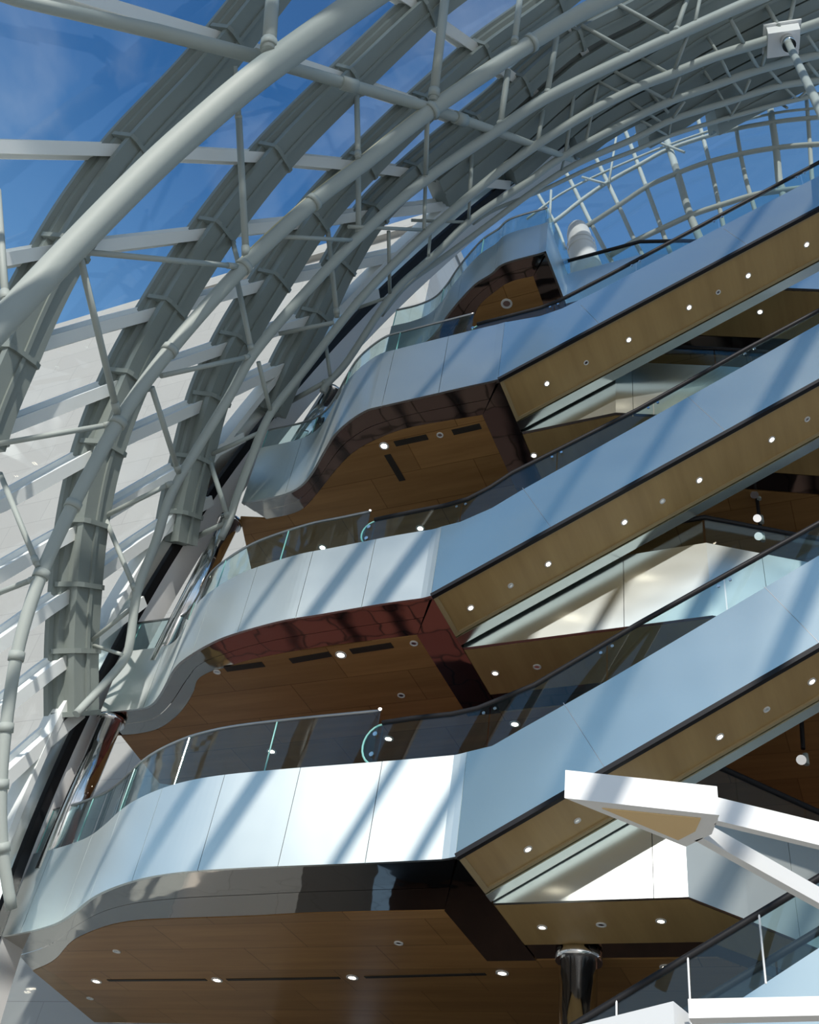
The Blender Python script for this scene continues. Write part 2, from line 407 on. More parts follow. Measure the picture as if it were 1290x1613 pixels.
ST = {  # struts and ties: owner chord, (point, what it meets), (point, what it meets), width in the photo
'A': [((433,-60),'r',(423,82),'A',22), ((369,104),'r',(376,190),'r',10), ((127,408),'A',(186,656),'B',11), ((133,397),'A',(378,420),'B',9), ((-4,300),'r',(9,480),'A',12)],
'B': [((376,186),'r',(388,412),'B',11), ((0,746),'r',(60,893),'B',9), ((-30,704),'r',(184,667),'B',9), ((-30,945),'r',(56,911),'B',9),
      ((704,-30),'r',(682,160),'B',15), ((562,152),'r',(564,250),'B',9), ((366,378),'r',(378,425),'B',8), ((821,-20),'r',(810,70),'B',10),
      ((254,592),'B',(396,561),'C',8), ((239,610),'B',(282,746),'C',9), ((431,372),'B',(560,379),'C',7)],
'C': [((564,250),'r',(565,372),'C',9), ((673,186),'B',(670,284),'C',8), ((800,112),'r',(787,202),'C',10), ((877,58),'r',(861,152),'C',9),
      ((374,445),'r',(397,556),'C',9), ((167,820),'r',(214,932),'C',8), ((167,812),'r',(272,760),'C',8), ((143,1010),'r',(215,952),'C',7), ((146,1016),'r',(192,1031),'C',6),
      ((407,570),'C',(427,652),'D',7), ((332,716),'r',(410,681),'D',7), ((1083,-4),'r',(1064,50),'C',8), ((1104,-10),'r',(1095,34),'C',6),
      ((904,150),'r',(891,240),'E',6), ((974,7),'r',(1053,51),'C',7), ((916,40),'r',(991,82),'C',7)],
'D': [((670,290),'r',(668,362),'D',6), ((516,360),'r',(531,500),'D',8), ((439,526),'r',(526,508),'D',7), ((329,722),'r',(360,818),'D',8),
      ((300,850),'g',(362,821),'D',9), ((743,244),'r',(740,312),'D',7), ((856,172),'r',(847,223),'D',7), ((549,357),'C',(664,362),'D',6),
      ((1083,56),'C',(1060,116),'D',6), ((1009,91),'r',(1053,116),'D',6), ((1150,30),'C',(1172,70),'D',6), ((1113,56),'r',(1132,86),'D',5), ((1253,-10),'r',(1241,46),'D',7), ((1206,7),'r',(1230,48),'D',7)],
'E': [((513,541),'r',(520,592),'E',6), ((455,634),'g',(516,600),'E',8), ((612,364),'D',(614,462),'E',6), ((678,367),'r',(675,402),'E',5), ((740,312),'D',(738,346),'E',5),
      ((561,486),'r',(612,468),'E',5), ((648,347),'r',(736,350),'E',5), ((942,133),'r',(923,222),'E',5), ((967,112),'r',(1053,160),'E',6), ((942,128),'r',(984,150),'E',5),
      ((1071,121),'D',(1056,160),'E',5), ((1172,70),'D',(1195,109),'E',6), ((1209,72),'D',(1199,109),'E',6), ((1132,86),'D',(1152,126),'E',5), ((1271,55),'D',(1290,84),'E',5)],
'F': [((1022,144),'r',(1053,178),'F',5), ((1106,107),'r',(1128,140),'F',5), ((1152,126),'E',(1171,150),'F',5), ((1181,126),'E',(1171,150),'F',5), ((1204,102),'E',(1232,134),'F',5),
      ((1078,160),'E',(1057,190),'F',5), ((990,158),'r',(1046,196),'F',5), ((891,240),'E',(884,270),'F',4), ((1271,98),'E',(1290,122),'F',5)],
'G': [((1128,140),'F',(1153,182),'G',4), ((1146,191),'G',(1171,150),'F',4), ((1232,134),'F',(1256,157),'G',4), ((1057,190),'F',(1053,214),'G',4), ((1010,190),'F',(1052,214),'G',4), ((1274,140),'F',(1256,157),'G',4)]}
CHLAB = {
'A': 'thickest white steel arch tube crossing the top left corner',
'B': 'second white steel arch from the left, with a yellowed strip along its top',
'C': 'third white steel arch, its foot bent beside the lowest leaning black strip',
'D': 'fourth white steel arch, carrying the white square box at upper right',
'E': 'fifth white steel arch, passing just under the white box tube',
'F': 'sixth white steel arch, thin, beside the topmost glass balustrade',
'G': 'seventh and thinnest white arch, last before the blue fan window'}
def width_r(p, w): return w/2*depth(p)/1600
arches = {}
for k, (pts, ins, w0, w1) in CH.items():
    P = catmull([V(x, y, ins) for x, y in pts], 5)
    a = thing('roof_arch', P[0], CHLAB[k], 'steel arch', 'white tubular arches inside the glass vault'); arches[k] = (a, P)
    rr = [width_r(p, w0+(w1-w0)*i/(len(P)-1)) for i, p in enumerate(P)]
    tube(MB(), P, rr, 18).build('arch_tube', M_TUBE, a, True)
    for (p, mp_, q, mq, w) in ST[k]:
        a0, b0 = V(*p, INS[mp_]), V(*q, INS[mq]); r = width_r((a0+b0)/2, w)
        s = MB(); tube(s, [a0, b0], r, 12); d = (b0-a0)
        so = s.build('strut', M_TUBE, a, True)
        if w >= 8: tube(MB(), [a0+d*.90, a0+d*.965], r*1.22, 12).build('sleeve', M_TUBE, so, True)
# collars on arch B and its yellowed strip
a, P = arches['B']
for (x, y) in ((494,318),(384,421),(267,552),(186,666),(112,800),(60,912),(25,1030),(8,1135),(2,1237),(4,1338),(679,174),(834,70)):
    c = V(x, y, 2.5); i = min(range(1, len(P)-1), key=lambda j: (P[j]-c).length); t = (P[i+1]-P[i-1]).normalized()
    w = 20+8*(i/len(P)); tube(MB(), [P[i]-t*.09, P[i]+t*.09], width_r(P[i], w)*1.13, 18).build('collar', M_TUBE, a, True)
i0 = min(range(len(P)), key=lambda j: (P[j]-V(384,421,2.5)).length)
st = [p+Vector((-.15, -.28, 0)).normalized()*width_r(p, 25)*.98 for p in P[i0:]]
tube(MB(), st, .028, 6).build('cable_strip', M_YEL, a, label='thin yellowed strip')
a, P = arches['D']
bx = V(1232, 62, 1.8)
# ------------------------------------------------------------------ ribs under the glass
RB = {
'0': ([(440,-28),(403,19),(318,124),(214,236),(150,322),(105,395),(70,460),(46,511),(25,560),(-10,640),(-30,700)], 'nearest grey stepped rib, crossing behind the thickest tube', 1.0),
'1': ([(740,-36),(670,18),(560,122),(440,243),(345,363),(268,483),(205,600),(162,715),(139,820),(128,920),(122,1020),(122,1126)], 'grey stepped rib with its foot at the lower left of the black strip', .95),
'2': ([(930,-42),(850,22),(765,84),(690,150),(583,253),(500,343),(440,433),(380,530),(338,620),(312,715),(292,800),(283,856)], 'grey stepped rib second from the left to stand on the black strip', .88),
'3': ([(1080,-40),(1000,12),(900,66),(780,170),(667,263),(590,338),(540,418),(500,500),(458,580),(428,650)], 'grey stepped rib third from the left to stand on the black strip', .8)}
def prof_rib(s):
    pr = [(-.62,0),(-.62,.14),(-.50,.18),(-.50,.34),(-.36,.40),(-.36,.58),(-.44,.62),(-.44,.80)]
    return [(x*s, z) for x, z in pr] + [(-x*s, z) for x, z in reversed(pr)]
ribs2d = {}; ribs = {}
def ang(p): return math.atan2(p.z-CAMH-CZ, CX-p.x)
def to_barrel(p, ins=0):
    f = ang(p); return barrel(f, p.y, ins)
def rib(P, label, s, group='grey ribs under the vault glass'):
    a = thing('roof_rib', P[0], label, 'roof rib', group)
    sweep(MB(), P, prof_rib(s)).build('rib_beam', M_RIB, a)
    sweep(MB(), P, [(-.05*s, .8), (-.05*s, .86), (.05*s, .86), (.05*s, .8)]).build('rib_fin', M_RIB, a)
    return a
for k, (pts, lab, s) in RB.items():
    P = [to_barrel(p) for p in catmull([V(x, y, .5) for x, y in pts], 6)]
    ribs2d[k] = pts; ribs[k] = (rib(P, lab, s), P, s)
P3 = ribs['3'][1]
def y3(f):
    L = sorted(P3, key=ang)
    for a_, b_ in zip(L, L[1:]):
        if ang(a_) <= f <= ang(b_):
            t = (f-ang(a_))/max(1e-6, ang(b_)-ang(a_)); return a_.y+(b_.y-a_.y)*t
    return L[-1].y if f > ang(L[-1]) else L[0].y
labs = ['grey stepped rib meeting the black strip beside the topmost balcony', 'grey rib high in the vault, fourth from the blue fan window', 'grey rib high in the vault, third from the blue fan window',
        'grey rib high in the vault, second from the blue fan window', 'last grey rib, closing the vault above the blue fan window']
for i in range(5):
    fs = [RD(40+i*5)+k*(RD(100)-RD(40+i*5))/26 for k in range(27)]
    P = [barrel(f, min(y3(f)+1.08*(i+1)+.9*max(0, f-RD(60)), 19.6)) for f in fs]
    P = [p for p in P if i == 0 or p.y < 19.7]
    ribs['x%d' % i] = (rib(P, labs[i], 1.15), P, 1.15)
for i, y in enumerate((2.8, -2.0, -7.0, -12.5)):
    P = [barrel(RD(-19)+k*RD(151)/40, y) for k in range(41)]
    rib(P, 'grey rib of the vault overhead, behind the viewer', .5, 'ribs behind the viewer')
# ------------------------------------------------------------------ glazing bars running across the ribs
PU = {
'm2': ([(850,-30),(872,0),(886,21),(900,47),(916,79),(932,107),(953,146),(972,190)], 'white glazing bar, nearest to the top right corner'),
'm1': ([(620,-14),(642,0),(679,28),(763,87),(790,110),(821,133),(851,156),(886,188),(909,209),(930,232)], 'white glazing bar crossing the ribs high at the top centre'),
'p0': ([(60,-24),(133,-2),(332,56),(462,98),(560,130),(655,162),(760,200)], 'white glazing bar beside the horizontal tube at the top left'),
'p1': ([(-40,231),(0,232),(210,238),(447,250),(583,264),(667,276),(735,285),(800,291)], 'bright level white glazing bar across the blue glass at upper left'),
'p2': ([(-40,414),(6,409),(80,396),(230,379),(357,364),(508,348),(592,336),(663,329),(720,320)], 'white glazing bar second below the horizontal tube, still against blue sky'),
'p3': ([(-40,590),(25,562),(56,545),(170,512),(285,482),(440,442),(548,419),(640,399)], 'white glazing bar along the top edge of the stone building'),
'p4': ([(-40,693),(0,678),(110,636),(217,595),(384,537),(508,497),(593,462)], 'white glazing bar, first one wholly in front of the pale stone'),
'p5': ([(-40,812),(0,796),(80,752),(146,716),(211,685),(344,626),(424,588),(461,573)], 'white glazing bar, second one in front of the pale stone'),
'p6': ([(-40,928),(0,905),(80,858),(152,818),(220,777),(319,720),(380,688)], 'white glazing bar, third one in front of the pale stone'),
'p7': ([(-40,1040),(0,1013),(70,962),(136,918),(220,858),(298,806),(330,788)], 'white glazing bar, fourth one in front of the pale stone'),
'p8': ([(-40,1150),(20,1104),(75,1060),(130,1020),(223,947)], 'white glazing bar, fifth one in front of the pale stone'),
'p9': ([(-40,1272),(7,1226),(66,1172),(124,1122)], 'lowest white glazing bar, ending at the foot of a rib')}
def seg_x(a, b, c, d):
    x1, y1 = a; x2, y2 = b; x3, y3_ = c; x4, y4 = d
    den = (x1-x2)*(y3_-y4)-(y1-y2)*(x3-x4)
    if abs(den) < 1e-6: return None
    t = ((x1-x3)*(y3_-y4)-(y1-y3_)*(x3-x4))/den; u = ((x1-x3)*(y1-y2)-(y1-y3_)*(x1-x2))/den
    if 0 <= t <= 1 and 0 <= u <= 1: return (x1+t*(x2-x1), y1+t*(y2-y1))
for k, (pts, lab) in PU.items():
    fine = []
    for a_, b_ in zip(pts, pts[1:]):
        for q in range(4): fine.append((a_[0]+(b_[0]-a_[0])*q/4, a_[1]+(b_[1]-a_[1])*q/4))
    fine.append(pts[-1])
    P = [to_barrel(V(x, y, .35)) for x, y in fine]
    a = thing('glazing_bar', P[0], lab, 'glazing bar', 'white bars between the panes of the vault')
    sweep(MB(), P, [(-.22,.02),(-.22,.12),(-.11,.16),(-.11,.42),(.11,.42),(.11,.16),(.22,.12),(.22,.02)]).build('bar', M_BAR, a)
    sweep(MB(), P, [(-.15,.42),(-.15,.49),(.15,.49),(.15,.42)]).build('flange', M_BAR, a)
    # haunches where the bar meets each rib
    for rk, rp in ribs2d.items():
        for c, d in zip(rp, rp[1:]):
            for e, f in zip(pts, pts[1:]):
                X = seg_x(c, d, e, f)
                if X:
                    ra, RP, s = ribs[rk]; w = to_barrel(V(X[0], X[1], .5)); i = min(range(1, len(RP)-1), key=lambda j: (RP[j]-w).length)
                    t = (RP[i+1]-RP[i-1]).normalized()
                    sweep(MB(), [w-t*.06, w+t*.06], [(-.60*s,.2),(-.47*s,.84),(-.30*s,.9),(.30*s,.9),(.47*s,.84),(.60*s,.2)]).build('haunch', M_RIB, ra)
# ------------------------------------------------------------------ long tubes across the arches
def long_tube(pts, ins, w, lab, sleeves=()):
    P = [V(x, y, i) for (x, y), i in zip(pts, ins)]
    a = thing('tie_tube', P[0], lab, 'steel tube', 'level tubes tying the arches')
    tube(MB(), P, [width_r(p, q) for p, q in zip(P, w)], 16).build('tube', M_TUBE, a, True)
    for i, t in sleeves:
        d = P[i+1]-P[i]; c = P[i]+d*t; tube(MB(), [c-d.normalized()*.25, c+d.normalized()*.25], width_r(c, w[i])*1.18, 16).build('sleeve', M_TUBE, a, True)
long_tube([(-30,-18),(25,0),(248,50),(405,90),(462,108),(670,168),(775,205),(844,230),(900,251)], [1.2,1.2,1.3,2.4,1.6,2.4,1.9,1.7,1.4], [20,20,24,22,19,17,14,11,9],
          'long white tube running from the top left corner down to the right', [(3,.1),(4,.4),(5,.5)])
# white box on the fourth arch with a slanting hanger
hg = thing('hanger_box', bx, 'white square steel box on the arch at upper right with a slanting rod', 'steel box')
b = MB(); c = bx+Vector((0, 0, -.1))
u1 = right*1.0; 
def quadbox(mb, cen, e1, e2, e3):
    vs = [cen+e1*a+e2*b_+e3*c_ for a in (-1, 1) for b_ in (-1, 1) for c_ in (-1, 1)]
    return mb.add(vs, [(0,1,3,2),(4,6,7,5),(0,4,5,1),(2,3,7,6),(0,2,6,4),(1,5,7,3)])
quadbox(b, c, Vector((.52,.12,.05)), Vector((-.08,.42,.0)), Vector((0,0,.30))); b.build('box_body', M_WHITE, hg)
quadbox(MB(), c+Vector((0,0,.34)), Vector((.62,.14,.06)), Vector((-.1,.5,.0)), Vector((0,0,.05))).build('top_plate', M_WHITE, hg)
e0 = c+Vector((.12,-.1,-.28)); e1_ = Py(1292, 174, 13.2); e2 = e0+(e1_-e0)*1.8
tube(MB(), [e0, e0+(e2-e0)*.06], .22, 16).build('rod_socket', M_CHR, hg, True)
tube(MB(), [e0, e2], .115, 14).build('rod', M_TUBE, hg, True)
# vertical mast of the end wall near the topmost balcony
# ================================================================== FAN-SHAPED END WINDOW
ew = thing('fan_window_frame', Py(1000, 500, 20), 'white fan shaped grid of the end window against blue sky', 'window frame')
YE = 20.0
RADS = [([(838,290),(850,310),(878,359),(890,392)],5), ([(885,262),(899,286),(931,352),(957,401),(985,450)],6), ([(930,232),(945,262),(973,321),(1000,380),(1022,420),(1040,450)],6),
        ([(965,165),(983,202),(1007,265),(1039,352),(1053,391),(1068,425)],6), ([(1022,140),(1035,181),(1053,230),(1070,283),(1084,331),(1100,371),(1115,405)],10),
        ([(1080,120),(1091,157),(1109,223),(1123,279),(1138,349),(1147,385)],6), ([(1146,125),(1156,178),(1164,230),(1175,283),(1187,324),(1198,360)],6),
        ([(1204,115),(1211,157),(1222,230),(1227,283),(1232,300),(1240,340)],10), ([(1266,110),(1271,164),(1276,234),(1279,280),(1284,320)],6)]
for pts, w in RADS:
    P = catmull([Py(x, y, YE) for x, y in pts], 4); tube(MB(), P, width_r(P[0], w), 10).build('mullion', M_TUBE, ew, True)
ARCS = [([(800,392),(871,350),(915,316),(959,286),(1010,258),(1056,234),(1141,207),(1222,192),(1290,185),(1340,183)],7),
        ([(905,368),(931,352),(977,322),(1021,293),(1069,272),(1116,255),(1169,242),(1222,233),(1276,228),(1340,226)],8),
        ([(960,403),(1000,380),(1049,357),(1091,338),(1136,323),(1189,307),(1234,300),(1300,292)],9),
        ([(830,345),(880,308),(933,280),(1000,250),(1060,226),(1150,196),(1222,178),(1290,170)],4),
        ([(880,262),(940,222),(1000,192),(1060,168),(1140,145),(1222,128),(1290,120)],5)]
for pts, w in ARCS:
    P = catmull([Py(x, y, YE-.1) for x, y in pts], 4); tube(MB(), P, width_r(P[0], w), 10).build('transom', M_TUBE, ew, True)
for p, q in (((1035,183),(1053,160)), ((1000,214),(1035,181)), ((1053,230),(1078,240)), ((1053,231),(1014,213)), ((1211,150),(1180,178)), ((1211,152),(1240,170)), ((868,300),(866,345)), ((866,345),(880,430)), ((917,279),(955,290)), ((959,288),(971,213))):
    a0, b0 = Py(*p, YE-.25), Py(*q, YE-.25); tube(MB(), [a0, b0], width_r(a0, 4), 8).build('brace', M_TUBE, ew, True)
poly = [(CX-(R)*math.cos(f), CZ+CAMH+(R)*math.sin(f)) for f in [RD(37)+k*RD(93)/30 for k in range(31)]]
poly = poly + [(14, 20), (-11.2, 24)]
g = MB(); upright(g, poly, YE+.15, YE+.2); struct(g.build('window_3', M_GLASSE), 'flat glass of the fan shaped end window')

# ================================================================== NEIGHBOURING BUILDING OUTSIDE
nb = thing('stone_building', (-35, 22, 0), 'pale stone building seen outside through the glass at lower left', 'building')
box(MB(), (-75, 22, 0), (-13.6, 26, 44.0)).build('wall', M_STONE, nb)
box(MB(), (-75.2, 21.7, 44.0), (-13.5, 26.2, 44.8)).build('parapet_cap', M_STONE, nb)

# ================================================================== BALCONIES
LV = {
1: dict(z=.497, h=.132, g=.078, out=[(720,1352),(600,1358),(500,1362),(400,1366),(300,1372),(240,1380),(200,1390),(165,1403),(140,1417),(115,1437),(90,1453),(60,1463),(30,1470),(0,1475)],
     inn=[(700,1436),(500,1440),(400,1445),(279,1449),(217,1452),(171,1460),(133,1474),(109,1488),(90,1510),(74,1521),(51,1531)], E=[(-2.76,15.72),(-2.0,16.65),(0,19.2),(3,21.5)]),
2: dict(z=.885, h=.132, g=.069, out=[(680,940),(600,951),(500,968),(440,978),(368,998),(331,1013),(294,1035),(274,1053),(259,1080),(249,1097),(237,1110),(219,1116),(157,1123)],
     inn=[(657,1002),(500,1022),(400,1040),(350,1055),(331,1060),(311,1072),(305,1090),(292,1113),(274,1133),(248,1150),(215,1158),(180,1160)], E=[(-2.04,15.76),(-.56,16.62),(3,18.6)]),
3: dict(z=1.342, h=.161, g=.06, out=[(785,598),(700,615),(645,625),(600,637),(565,652),(530,680),(510,710),(490,745),(470,767),(440,780),(380,792)],
     inn=[(760,655),(645,675),(590,695),(555,715),(530,740),(510,765),(480,800),(455,812),(420,819)], E=[(-3.86,15.74),(-1.54,16.56),(3,18.3)]),
4: dict(z=1.703, h=.105, g=.066, out=[(860,396),(795,414),(773,431),(748,447),(723,473),(703,498),(688,520),(668,540),(640,552),(605,560)],
     inn=[(840,436),(804,445),(779,461),(756,481),(747,498),(735,515),(720,532),(690,548)], E=[(-3.15,15.76),(-1.99,16.1),(.43,16.97),(3,17.9)])}
NAMEL = {1: 'lowest', 2: 'second', 3: 'third', 4: 'topmost'}
LABB = {1: 'lowest and largest curved metal balcony with dark timber ceiling beneath', 2: 'second curved metal balcony up, mirror band reddish under it',
        3: 'third curved metal balcony up, below the small topmost one', 4: 'small topmost curved metal balcony near the fan window'}
XE = {}; OUT = {}; LB = {4: []}
for k, (p, q) in {1: ((51,1531),(150,1613)), 2: ((179,1146),(225,1203)), 3: ((378,817),(393,886))}.items():   # where the timber ceilings meet the stone wall
    p, q = Pz(*p, LV[k]['z']*D), Pz(*q, LV[k]['z']*D); d = q-p; t = (21.9-p.y)/d.y; e = p+d*min(t, 1.6)
    LB[k] = [(p.x, p.y), (e.x, e.y)]
for k, L in LV.items():
    z0 = L['z']*D; Z0 = z0+CAMH; H = L['h']*D; ZT = Z0+H
    out = catmull([Pz(x, y, z0) for x, y in L['out']], 6); inn = catmull([Pz(x, y, z0) for x, y in L['inn']], 6)
    xe = out[0].x; XE[k] = xe; out = [Vector((p.x, max(p.y, D), Z0)) for p in out]; out[0].y = D
    if k == 4 or k == 3: out = [p for p in out if p.y < 17.4]
    OUT[k] = out
    ic = inn[0]
    a = thing('balcony', (xe, D, Z0), LABB[k], 'balcony', 'curved balconies stacked up the atrium')
    o2 = resample(out, 90)
    ribbon(MB(), o2, Z0, ZT, .06, .006, 1.5).build('fascia_panels', M_FAS, a, label='brushed metal front panels')
    ribbon(MB(), [p+Vector((0,.09,0)) for p in o2], Z0+.03, ZT-.1, .05).build('panel_backing', M_RAIL, a)
    # polished underside in two bands
    n = 60; A = resample(out, n); B = resample(inn, n)
    def band(t0, t1, zz):
        mb = MB(); vs = []
        for p, q in zip(A, B):
            u, v = p.lerp(q, t0), p.lerp(q, t1); vs += [(u.x, u.y, zz), (v.x, v.y, zz), (v.x, v.y, zz+.05), (u.x, u.y, zz+.05)]
        fs = []
        for i in range(n-1):
            for e in range(4): fs.append((i*4+e, i*4+(e+1) % 4, i*4+4+(e+1) % 4, i*4+4+e))
        fs += [(3, 2, 1, 0), ((n-1)*4, (n-1)*4+1, (n-1)*4+2, (n-1)*4+3)]
        return mb.add(vs, [f[::-1] for f in fs])
    band(.03, .53, Z0+.012).build('mirror_soffit', M_MIR, a, label='mirror polished outer underside band')
    band(.56, .99, Z0+.03).build('mirror_soffit', M_MIR, a, label='mirror polished inner underside band')
    E = [Vector(e) for e in L['E']]; y1 = E[0].y+2.5; ix = ic.x
    mb = MB(); slab(mb, [(ix, ic.y), (ix, y1), (xe, y1), (xe, D+.1)], Z0+.012, Z0+.06)
    mb.build('mirror_soffit', M_MIR, a, label='mirror polished return beside the escalator')
    # timber ceilings
    xl = inn[-1].x; BK = 26.9
    mb = MB(); slab(mb, [(p.x, p.y) for p in inn]+LB[k]+[(-13.3, 21.9), (-13.3, 22.9), (ix, 22.9)], Z0+.02, Z0+.1)
    mb.build('timber_soffit', M_WOODC, a, label='warm timber ceiling')
    mb = MB(); slab(mb, [(ix, y1), (xe, y1)]+[(e.x, e.y+2.5) for e in E]+[(8, E[-1].y+4), (8, BK), (ix, BK)], Z0+.02, Z0+.1)
    mb.build('timber_soffit', M_WOODC, a, label='dark rear timber ceiling')
    mb = MB(); slab(mb, [(xe+.02, E[0].y+.1), *[(e.x, e.y+.1) for e in E], *[(e.x, e.y+1.75) for e in reversed(E)], (xe+.02, E[0].y+1.75)], Z0+.0, Z0+.1)
    mb.build('walkway_soffit', M_WOODS, a, label='timber underside of the walkway')
    mb = MB(); slab(mb, [(xe+.02, E[0].y+1.8), *[(e.x, e.y+1.8) for e in E], *[(e.x, e.y+2.45) for e in reversed(E)], (xe+.02, E[0].y+2.45)], Z0+.03, Z0+.1)
    mb.build('mirror_soffit', M_MIR, a)
    # walkway parapet
    pe = [Vector((xe+.02, E[0].y, 0))]+[Vector((e.x, e.y, 0)) for e in E]
    fine = []
    for p, q in zip(pe, pe[1:]): fine += [p.lerp(q, t/6) for t in range(6)]
    fine.append(pe[-1])
    ribbon(MB(), fine, Z0, ZT-(.0 if k != 3 else .3), .08, .006, 2.6).build('walkway_parapet', M_FAS, a, label='metal parapet of the walkway')
    # floor plate
    zt = ZT-.45
    dk = [(p.x, p.y+.16) for p in out[::3]]; dk.reverse()
    mb = MB(); slab(mb, dk+[(xe, E[0].y+.1)]+[(e.x, e.y+.1) for e in E]+[(8, E[-1].y+1.5), (8, BK), (-13.3, BK), (-13.3, 21.9), (-16.3, 21.9), (max(-16.9, out[-1].x+.3), 17.6)], zt-.2, zt)
    mb.build('floor_plate', M_DECK if k == 1 else M_DECK2, a)
    # glass balustrade along the front
    yo = .07
    ge = {1: (595,1118), 2: (580,803), 3: (745,491), 4: (861,323)}[k]; gx = Py(*ge, D).x
    gb = thing('glass_balustrade', (gx, D, ZT), {1: 'curved glass balustrade on the lowest balcony', 2: 'curved glass balustrade on the second balcony up', 3: 'curved glass balustrade on the third balcony up', 4: 'curved glass balustrade around the topmost balcony'}[k], 'balustrade', 'curved glass balustrades')
    gl = [p for p in o2 if p.x < gx]; gl = [Vector((gx, D, 0))]+gl if gl[0].x < gx-.01 else gl
    gl = [Vector((p.x, p.y+yo, 0)) for p in gl]; GH = L['g']*D
    # split into panes about 2.1 m long
    pane = [gl[0]]; acc = 0
    def put(pn):
        if len(pn) < 2: return
        o_ = ribbon(MB(), pn, ZT-.05, ZT+GH, .025).build('glass_pane', M_GLASSB, gb)
        e_ = pn[-1]; tube(MB(), [(e_.x, e_.y+.012, ZT), (e_.x, e_.y+.012, ZT+GH)], .016, 6).build('pane_joint', M_GEDGE, o_)
    for p, q in zip(gl, gl[1:]):
        acc += (q-p).length; pane.append(q)
        if acc > 2.1: put(pane); pane = [q+(q-p).normalized()*.02]; acc = 0
    put(pane)
    tube(MB(), [(p.x, p.y+.012, ZT+GH+.02) for p in gl], .032, 8).build('handrail', M_RAIL, gb, True)
    if k == 4:
        rt = [Vector((gx, D+.07, 0)), Vector((gx+.15, E[0].y, 0))]
        ribbon(MB(), rt, ZT-.05, ZT+GH, .025).build('glass_pane', M_GLASSB, gb)
        ribbon(MB(), [Vector((xe, D, 0)), Vector((xe+.05, E[0].y, 0))], Z0, ZT, .06).build('end_panel', M_FAS, a)
    # walkway glass and black rail
    wb = thing('glass_balustrade', (xe, E[0].y, ZT), {1: 'glass balustrade of the walkway behind the lowest long escalator', 2: 'glass balustrade of the walkway behind the middle escalator', 3: 'glass balustrade of the walkway behind the upper escalator', 4: 'glass balustrade behind the topmost balcony, with a black rail'}[k], 'balustrade', 'walkway balustrades')
    zw = ZT-(.3 if k == 3 else 0)
    for p, q in zip(pe, pe[1:]):
        m_ = max(1, round((q-p).length/2))
        for j in range(m_):
            a_, b_ = p.lerp(q, j/m_), p.lerp(q, (j+1)/m_-.01)
            ribbon(MB(), [a_+Vector((0,.05,0)), b_+Vector((0,.05,0))], zw-.05, zw+.72, .02).build('glass_pane', M_GLASSB, wb)
    tube(MB(), [(p.x, p.y+.06, zw+.76) for p in pe], .055, 8).build('handrail', M_BLACK, wb, True)

# round glass newel plates and bolts at the start of the escalator balustrades
# ================================================================== ESCALATORS
ES = {  # corner level, far bottom edge, top edge of the metal, handrail line
1: dict(bot=(1290,1018), top=[(735,1181),(775,1175),(820,1149),(955,1073),(1290,875)], rail=[(600,1135),(645,1128),(710,1121),(750,1112),(785,1098),(840,1075),(1010,975),(1290,819)]),
2: dict(bot=(1290,600), top=[(690,829),(725,822),(775,800),(820,773),(1135,597),(1290,510)], rail=[(588,815),(645,803),(700,792),(735,782),(770,764),(805,741),(1005,640),(1175,545),(1290,484)]),
3: dict(bot=(1290,327), top=[(800,507),(850,498),(885,486),(938,460),(1138,356),(1290,277)], rail=[(750,507),(800,494),(850,481),(879,470),(960,428),(1137,333),(1290,251)])}
LABE = {1: 'lowest full escalator, rising right from the lowest balcony', 2: 'middle escalator, rising right from the second balcony', 3: 'upper escalator, rising right from the third balcony'}
def extend(P, ex=1.6):
    P = list(P); d = P[-1]-P[-2]; P.append(P[-1]+d.normalized()*ex); return P
LIGHTN = {1: ([(831,1337),(1133,1160),(1278,1073)], [(909,1292),(1207,1117)]), 2: ([(741,957),(863,888),(983,822),(1101,756),(1215,692)], [(804,922),(1043,789),(1271,660)]),
          3: ([(861,604),(990,535),(1085,484),(1178,434),(1270,385)], [(923,571),(1131,460)])}
LNAMES = {}
ndl = 0
def downlight(p, n, r, on, lab, grp, parent_unused=None):
    global ndl; ndl += 1
    a = thing('downlight' if on else 'sprinkler', p, lab, 'ceiling light' if on else 'ceiling fitting', grp)
    ring(MB(), p+n*.001, n, r*.8, r*1.25, .02).build('trim_ring', M_WHITE, a)
    ring(MB(), p+n*.001, n, 0, r*.78, .012).build('lamp_face' if on else 'cap', M_LAMP if on else M_CHR, a)
    return a
